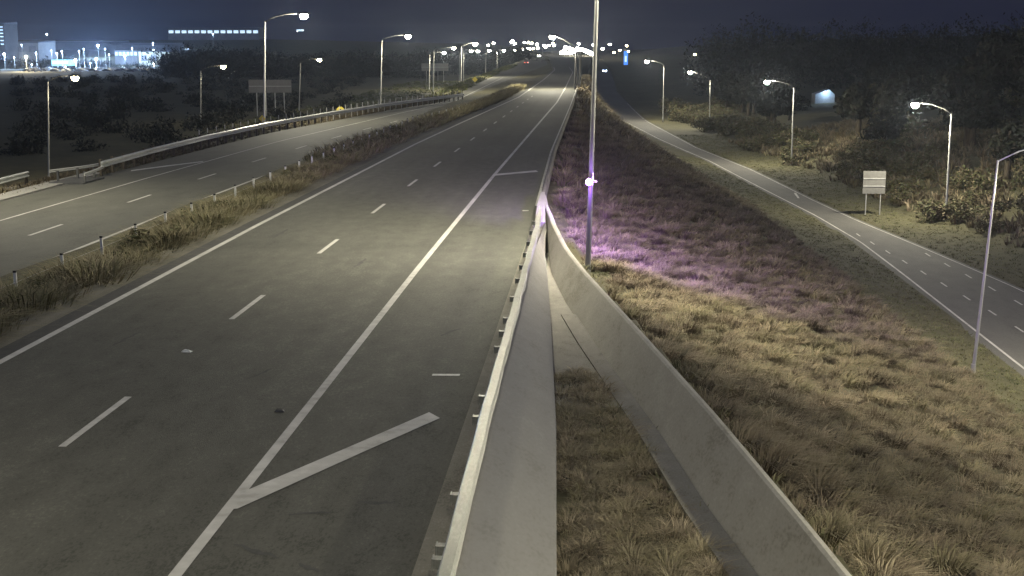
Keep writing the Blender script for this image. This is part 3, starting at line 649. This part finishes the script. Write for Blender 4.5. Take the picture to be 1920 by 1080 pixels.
for px, py in ((929,80),(919,84),(962,78),(968,81),(964,76),(985,79),(993,79),(999,80),(1009,82),(1022,84),(1030,84),(1040,84),(1038,81),(982,90),(992,90),(1002,90),(1010,88),(1085,81),(1112,83),(1142,82),(1129,90)):
    far_lamp(px, py, 1250+random.uniform(-60,60), lensP if px % 3 else lensW, 4.4, 'tiny far lamp on the skyline above the motorway', 'tiny lamps along the skyline')
for px, py in ((1150,97),(1161,93),(1173,85),(1176,95),(1297,101)):
    far_lamp(px, py, 1050, lensW, 3.0, 'tiny warm lamp right of the far motorway end', 'tiny lamps right of the motorway end')

# ------------------------------------------------------------------ signs
def panel_sign(name, loc, w, h, zb, label, cat, mat, posts=2, rz=0, stiff=2, pr=.05):
    e = empty(name, loc, rz); tag(e, label, cat)
    m = MB(); m.box(-w/2, w/2, -.02, .02, zb, zb+h); m.build('panel', mat, e)
    for i in range(stiff):
        m = MB(); z = zb+h*(i+1)/(stiff+1); m.box(-w/2+.03, w/2-.03, -.07, -.021, z-.04, z+.04); m.build('stiffener', M['galv_dull'], e)
    for i in range(posts):
        x = -w*.32+i*(w*.64/max(1, posts-1)) if posts > 1 else 0
        m = MB(); m.tube([(x,.09,-.6),(x,.09,zb+h-.05)], pr, 8); m.build('post', M['galv_dull'], e)
    return e
panel_sign('road_sign', (26.1,120,float(zt(26.1,120))), 2.05, 2.1, 2.0, 'grey back of a square road sign on two posts beside the slip road', 'road sign', M['sign_back'], 2, 0, 2)
panel_sign('billboard', (-63,250,float(zt(-63,250))), 8.3, 2.5, -2.35-float(zt(-63,250)), 'long pale billboard on the dark slope behind the left guardrail', 'billboard', M['sign_back'], 4, .1, 1, .09)
panel_sign('billboard', (-61,500,float(zt(-61,500))), 10.4, 2.9, -2.7-float(zt(-61,500)), 'smaller distant pale billboard beyond the pair of lamps on the left', 'billboard', M['sign_back'], 4, .1, 1, .09)
def diamond(loc, s, zb, label):
    e = empty('diamond_sign', loc); tag(e, label, 'road sign')
    m = MB(); h = s/math.sqrt(2)
    m.v = [(0,-.02,zb),(h,-.02,zb+h),(0,-.02,zb+2*h),(-h,-.02,zb+h),(0,.02,zb),(h,.02,zb+h),(0,.02,zb+2*h),(-h,.02,zb+h)]
    m.f = [(0,1,2,3),(7,6,5,4),(0,4,5,1),(1,5,6,2),(2,6,7,3),(3,7,4,0)]; m.build('panel', M['yellow'], e)
    m = MB(); m.tube([(0,.06,-.4),(0,.06,zb+1.6*h)], .04, 6); m.build('post', M['galv_dull'], e)
diamond((-22.3,245,-.9), .75, .75, 'yellow diamond warning sign on the grass left of the motorway')
diamond((-27.6,106.5,-.7), .42, .95, 'small yellow marker beside the tall lamp pole at the guardrail')
e = empty('chevron_marker', (-25.3,128.5,-.7)); tag(e, 'wide yellow marker board on the guardrail posts', 'road sign')
m = MB(); m.loft([[(-.38,-.02,.75),(.38,-.02,.75),(.38,-.02,1.05),(.15,-.02,1.25),(-.2,-.02,1.22),(-.38,-.02,1.0)],[(-.38,.02,.75),(.38,.02,.75),(.38,.02,1.05),(.15,.02,1.25),(-.2,.02,1.22),(-.38,.02,1.0)]]); m.build('panel', M['yellow'], e)
m = MB(); m.tube([(0,.05,-.3),(0,.05,1.0)], .04, 6); m.build('post', M['galv_dull'], e)
# lit blue pylon sign far right of the motorway end
e = empty('pylon_sign', (17.6,700,float(zt(17.6,700)))); tag(e, 'tall narrow pylon sign glowing blue beyond the slip road', 'lit sign')
z0 = -3.2-float(zt(17.6,700)); m = MB(); m.box(-1.1,1.1,-.3,.3,z0,z0+7.4); m.build('lit_panel', M['lit_blue'], e)
m = MB(); m.box(-.5,.5,-.31,-.302,z0+1.8,z0+4.9); m.build('lit_logo', M['lit_glass'], e)
m = MB(); m.tube([(0,0,-1),(0,0,z0)], .3, 8); m.build('post', M['dark_steel'], e)

# ------------------------------------------------------------------ vehicles
def car_body(m, L=4.4, w=1.8, h=1.45):
    a, b_ = L/2, w/2
    prof = [(-a,.35),(-a,.75),(-a*.62,.88),(-a*.32,h-.02),(a*.38,h),(a*.78,.95),(a,.85),(a,.35)]
    secs = []
    for s_, ins in ((-b_,0.10),(-b_*.93,0),(b_*.93,0),(b_,.10)):
        secs.append([(s_*(1-.16*max(0,(z-.85)/.6)), y*(1-ins*.25), z-(ins*.4 if z > .5 else -ins*.2)) for y, z in prof])
    m.loft(secs)
def make_car(name, loc, rz, paint, label, group=None, lights=None):
    e = empty(name, loc, rz); tag(e, label, 'car', group)
    m = MB(); car_body(m); m.build('body', paint, e)
    m = MB(); m.quad((-.66,-1.32,.93),(.66,-1.32,.93),(.6,-.76,1.36),(-.6,-.76,1.36)); m.build('windscreen', M['glass'], e, loc=(0,-.035,.03))
    for x, y in ((-.82,-1.35),(.82,-1.35),(-.82,1.35),(.82,1.35)):
        m = MB(); m.tube([(x-.11,y,.32),(x+.11,y,.32)], .32, 12); m.build('wheel', M['tyre'], e)
    return e
hc = make_car('oncoming_car', (4.9,534,float(zr(534))), 0, M['car_dark'], 'dark oncoming car with two blue white headlights on the far slip road')
for x in (-.62,.62):
    m = MB(); m.tube([(x,-2.15,.68),(x,-2.26,.68)], [.2,.14], 10); o = m.build('headlight', M['lens_cool'], hc)
l = spot(hc, (0,-2.5,.72), 3500, (.35,.55,1.0), 120); l.rotation_euler = (R(78),0,0)
rcar = make_car('parked_car', (-27.6,540,float(zt(-27.6,540))), math.pi, M['car_dark'], 'dark car with red tail lights left of the far motorway')
for x in (-.6,.6):
    m = MB(); m.box(x-.22,x+.22,2.1,2.24,.62,.84); m.build('tail_light', M['red_lens'], rcar)
wc = make_car('distant_car', (-37.5,905,-.5), 0, M['car_white'], 'tiny car with white headlights near the crest of the left carriageway')
for x in (-.6,.6):
    m = MB(); m.tube([(x,-2.15,.7),(x,-2.3,.7)], [.45,.3], 8); m.build('headlight', M['lens_white'], wc)

# ------------------------------------------------------------------ lit industrial estate on the left
def building(name, px0, px1, py0, py1, Y, depth, wall, label, roof=True, doors=0, wins=0, wmat='lit_glass', emw=None):
    f = lambda px: (px-1112)/2400*Y*1.004
    x0, x1 = f(px0), f(px1); zt_ = 6.45-(py0-88)/2400*Y; zb = 6.45-(py1-88)/2400*Y
    e = empty(name, ((x0+x1)/2, Y, zb)); tag(e, label, 'building')
    w, h = x1-x0, zt_-zb
    m = MB(); m.box(-w/2, w/2, 0, depth, 0 if wall.name.startswith('lit') else -8, h); m.build('wall', wall, e)
    if roof:
        m = MB(); m.loft([[(-w/2-.4,-.4,h+.003),(w/2+.4,-.4,h+.003),(w/2+.4,depth+.4,h+.003),(-w/2-.4,depth+.4,h+.003)],[(-w/2,.5,h+.5),(w/2,.5,h+.5),(w/2,depth,h+1.6),(-w/2,depth,h+1.6)]]); m.build('roof', M['roof'], e)
    for i in range(wins):
        m = MB(); x = -w/2+w*(i+.5)/wins; ww = w/wins*.36
        m.box(x-ww, x+ww, -.08, -.003, h*.35, h*.78); m.build('window', M[wmat], e)
    for i in range(doors):
        m = MB(); x = -w/2+w*(i+.5)/doors; ww = min(2.5, w/doors*.3)
        m.box(x-ww, x+ww, -.1, -.003, -.5, h*.6); m.build('roller_door', M['wall_grey'], e)
    return e
building('warehouse', 24, 70, 80, 96, 900, 30, M['wall_pale'], 'pale wide warehouse behind the warm lamp at the far left', doors=2)
building('showroom', 94, 127, 112, 123, 800, 12, M['lit_cyan'], 'low showroom with a glowing cyan front at the far left', roof=False, wins=3)
building('factory', 208, 317, 84, 95, 960, 40, M['wall_grey'], 'long dull grey factory roof behind the lit forecourt')
building('forecourt_building', 216, 260, 94, 109, 880, 14, M['wall_pale'], 'pale building with glowing blue white windows left of the cream shed', wins=6)
building('shed', 262, 320, 97, 113, 860, 20, M['wall_cream'], 'cream lit shed at the right end of the industrial row', doors=3)
building('depot', 75, 210, 80, 94, 1000, 40, M['wall_grey'], 'broad dim depot behind the small yard lamps', doors=4)
building('hill_block', 320, 492, 55, 67, 1120, 25, M['wall_pale'], 'long pale block on the hill above the dark woods', wins=14)
building('hill_hut', 563, 573, 56, 59, 1100, 8, M['lit_glass'], 'tiny glowing hut alone on the dark hillside', roof=False)
building('office_tower', -30, 7, 45, 90, 860, 20, M['wall_dark'], 'office block with stacked lit windows at the left picture edge')
ow = [o for o in bpy.data.objects if o.get('label', '').startswith('office block')][0]
for i_, z_ in enumerate((13.6, 11.6, 9.4, 7.2, 4.6, 2.2)):
    for x_ in (-3.2, 0, 4.6):
        m = MB(); m.box(x_-1.1, x_+1.1, -.1, -.004, z_, z_+.75); m.build('window', M['lit_glass'], ow)
def yard_lamp(px, py, Y, label, power, sc=2.6, col=COOL, lens=None):
    x = (px-1112)/2400*Y*1.004; z = 6.45-(py-88)/2400*Y; g_ = float(zt(x, Y))
    e = empty('yard_lamp', (x, Y, g_)); tag(e, label, 'street lamp', 'lamps in the industrial estate')
    m = MB(); m.tube([(0,.3,-.5),(0,.3,z-g_)], .12, 6); m.build('pole', M['pole'], e)
    o = link('lens', lens or lensC, e, (0,0,z-g_)); o.scale = (sc,)*3
    if power: pl(e, (0,-.8,z-g_-.6), power, col, .5)
yard_lamp(180,109,780,'bright yard lamp right of the cyan showroom',126000)
yard_lamp(140,111,780,'yard lamp just above right of the cyan showroom',108000)
yard_lamp(185,84,930,'high blue white lamp above the depot roof',90000)
yard_lamp(3,100,780,'blue white yard lamp at the left picture edge',70000)
yard_lamp(45,105,700,'warm golden yard lamp in front of the pale warehouse',90000,2.6,WARM,lensW)
yard_lamp(235,103,858,'yard lamp under the forecourt canopy',48000,1.6)
yard_lamp(290,118,830,'yard lamp in front of the cream shed',66000,1.2)
for px, py in ((95,95),(105,98),(115,93),(148,92),(157,95),(198,92),(205,100),(250,90),(290,85),(291,93),(38,88),(65,96),(22,112),(55,120),(120,127),(168,118)):
    yard_lamp(px, py+random.uniform(-5,4), 790 if py > 90 else 850, 'small blue white post lamp among the lit yards at the far left', random.choice((3000,7000,12000)), random.uniform(.6,1.15))
for i, (px, py) in enumerate(((324,87),(357,86),(409,99),(405,64),(88,64))):
    yard_lamp(px, py, 1010, 'small lone lamp among the dark woods on the left hill', 5000 if i < 4 else 1500, 1.6)
cy = MB(); car_body(cy)
for x in (-.82,.82):
    for y in (-1.35,1.35): cy.tube([(x-.1,y,.3),(x+.1,y,.3)], .3, 8)
cme = [cy.mesh('parked_car', M['car_white']), cy.mesh('parked_car', M['car_dark']), cy.mesh('parked_car', M['wall_grey'])]
for i in range(46):
    Y = 690+ (i % 4)*24 + random.uniform(-3,3); px = 40+ (i*6.4) % 270 + random.uniform(-3,3)
    x = (px-1112)/2400*Y
    o = link('parked_car', cme[random.choice((0,0,1,2))], None, (x, Y, float(zt(x, Y))+.05)); o.rotation_euler = (0,0,R(random.choice((60,80,100))))
    tag(o, 'tiny parked car in the lit sales yard at the far left', 'car', 'cars parked in the far yard')
# lit shed glimpsed between the trees on the right
Y = 300; x = (1537-1112)/2400*Y; zb = 6.45-(178-88)/2400*Y
e = empty('lit_shed', (x, Y, zb)); tag(e, 'pale blue lit gable of a shed glimpsed between dark trees on the right', 'building')
m = MB(); m.loft([[(-2.2,0,-3),(2.2,0,-3),(2.2,0,.55),(.9,0,1.7),(-2.2,0,.6)],[(-2.2,5,-3),(2.2,5,-3),(2.2,5,.55),(.9,5,1.7),(-2.2,5,.6)]]); m.build('wall', M['wall_pale'], e)
m = MB(); m.box(-.12,.12,-.12,-.003,1.0,1.16); m.build('wall_lamp', M['lens_cool'], e)
pl(e, (.1,-1.2,1.1), 500, (.5,.75,1.0), .2)

# small scraps on the road
m = MB(); m.loft([[(-.11,-.05,.012),(.1,-.07,.012),(.12,.06,.012),(-.09,.07,.012)],[(-.08,-.03,.05),(.05,-.04,.07),(.08,.04,.03),(-.05,.05,.06)]]); o = m.build('paper_scrap', M['white_plastic'], None, loc=(-8.64,26.3,0)); tag(o, 'small white scrap lying between two lane dashes', 'litter')
m = MB(); m.loft([[(-.09,-.06,.012),(.1,-.05,.012),(.08,.08,.012),(-.1,.06,.012)],[(-.05,-.03,.05),(.06,-.02,.04),(.04,.05,.05),(-.06,.03,.06)]]); o = m.build('dark_scrap', M['black_plastic'], None, loc=(-5.55,21.9,0)); tag(o, 'small dark scrap on the asphalt left of the solid white line', 'litter')

# ------------------------------------------------------------------ night haze
hz = MB(); hz.box(-1450, 950, -60, 3260, -20, 60)
hm = bpy.data.materials.new('haze'); hm.use_nodes = True; nt = hm.node_tree; nt.nodes.remove(nt.nodes['Principled BSDF'])
pv = nt.nodes.new('ShaderNodeVolumePrincipled'); pv.inputs['Color'].default_value = (.70,.80,1,1); pv.inputs['Density'].default_value = .00015; pv.inputs['Anisotropy'].default_value = .6
nt.links.new(pv.outputs[0], nt.nodes['Material Output'].inputs['Volume'])
ho = hz.build('haze', hm); tag(ho, kind='stuff')
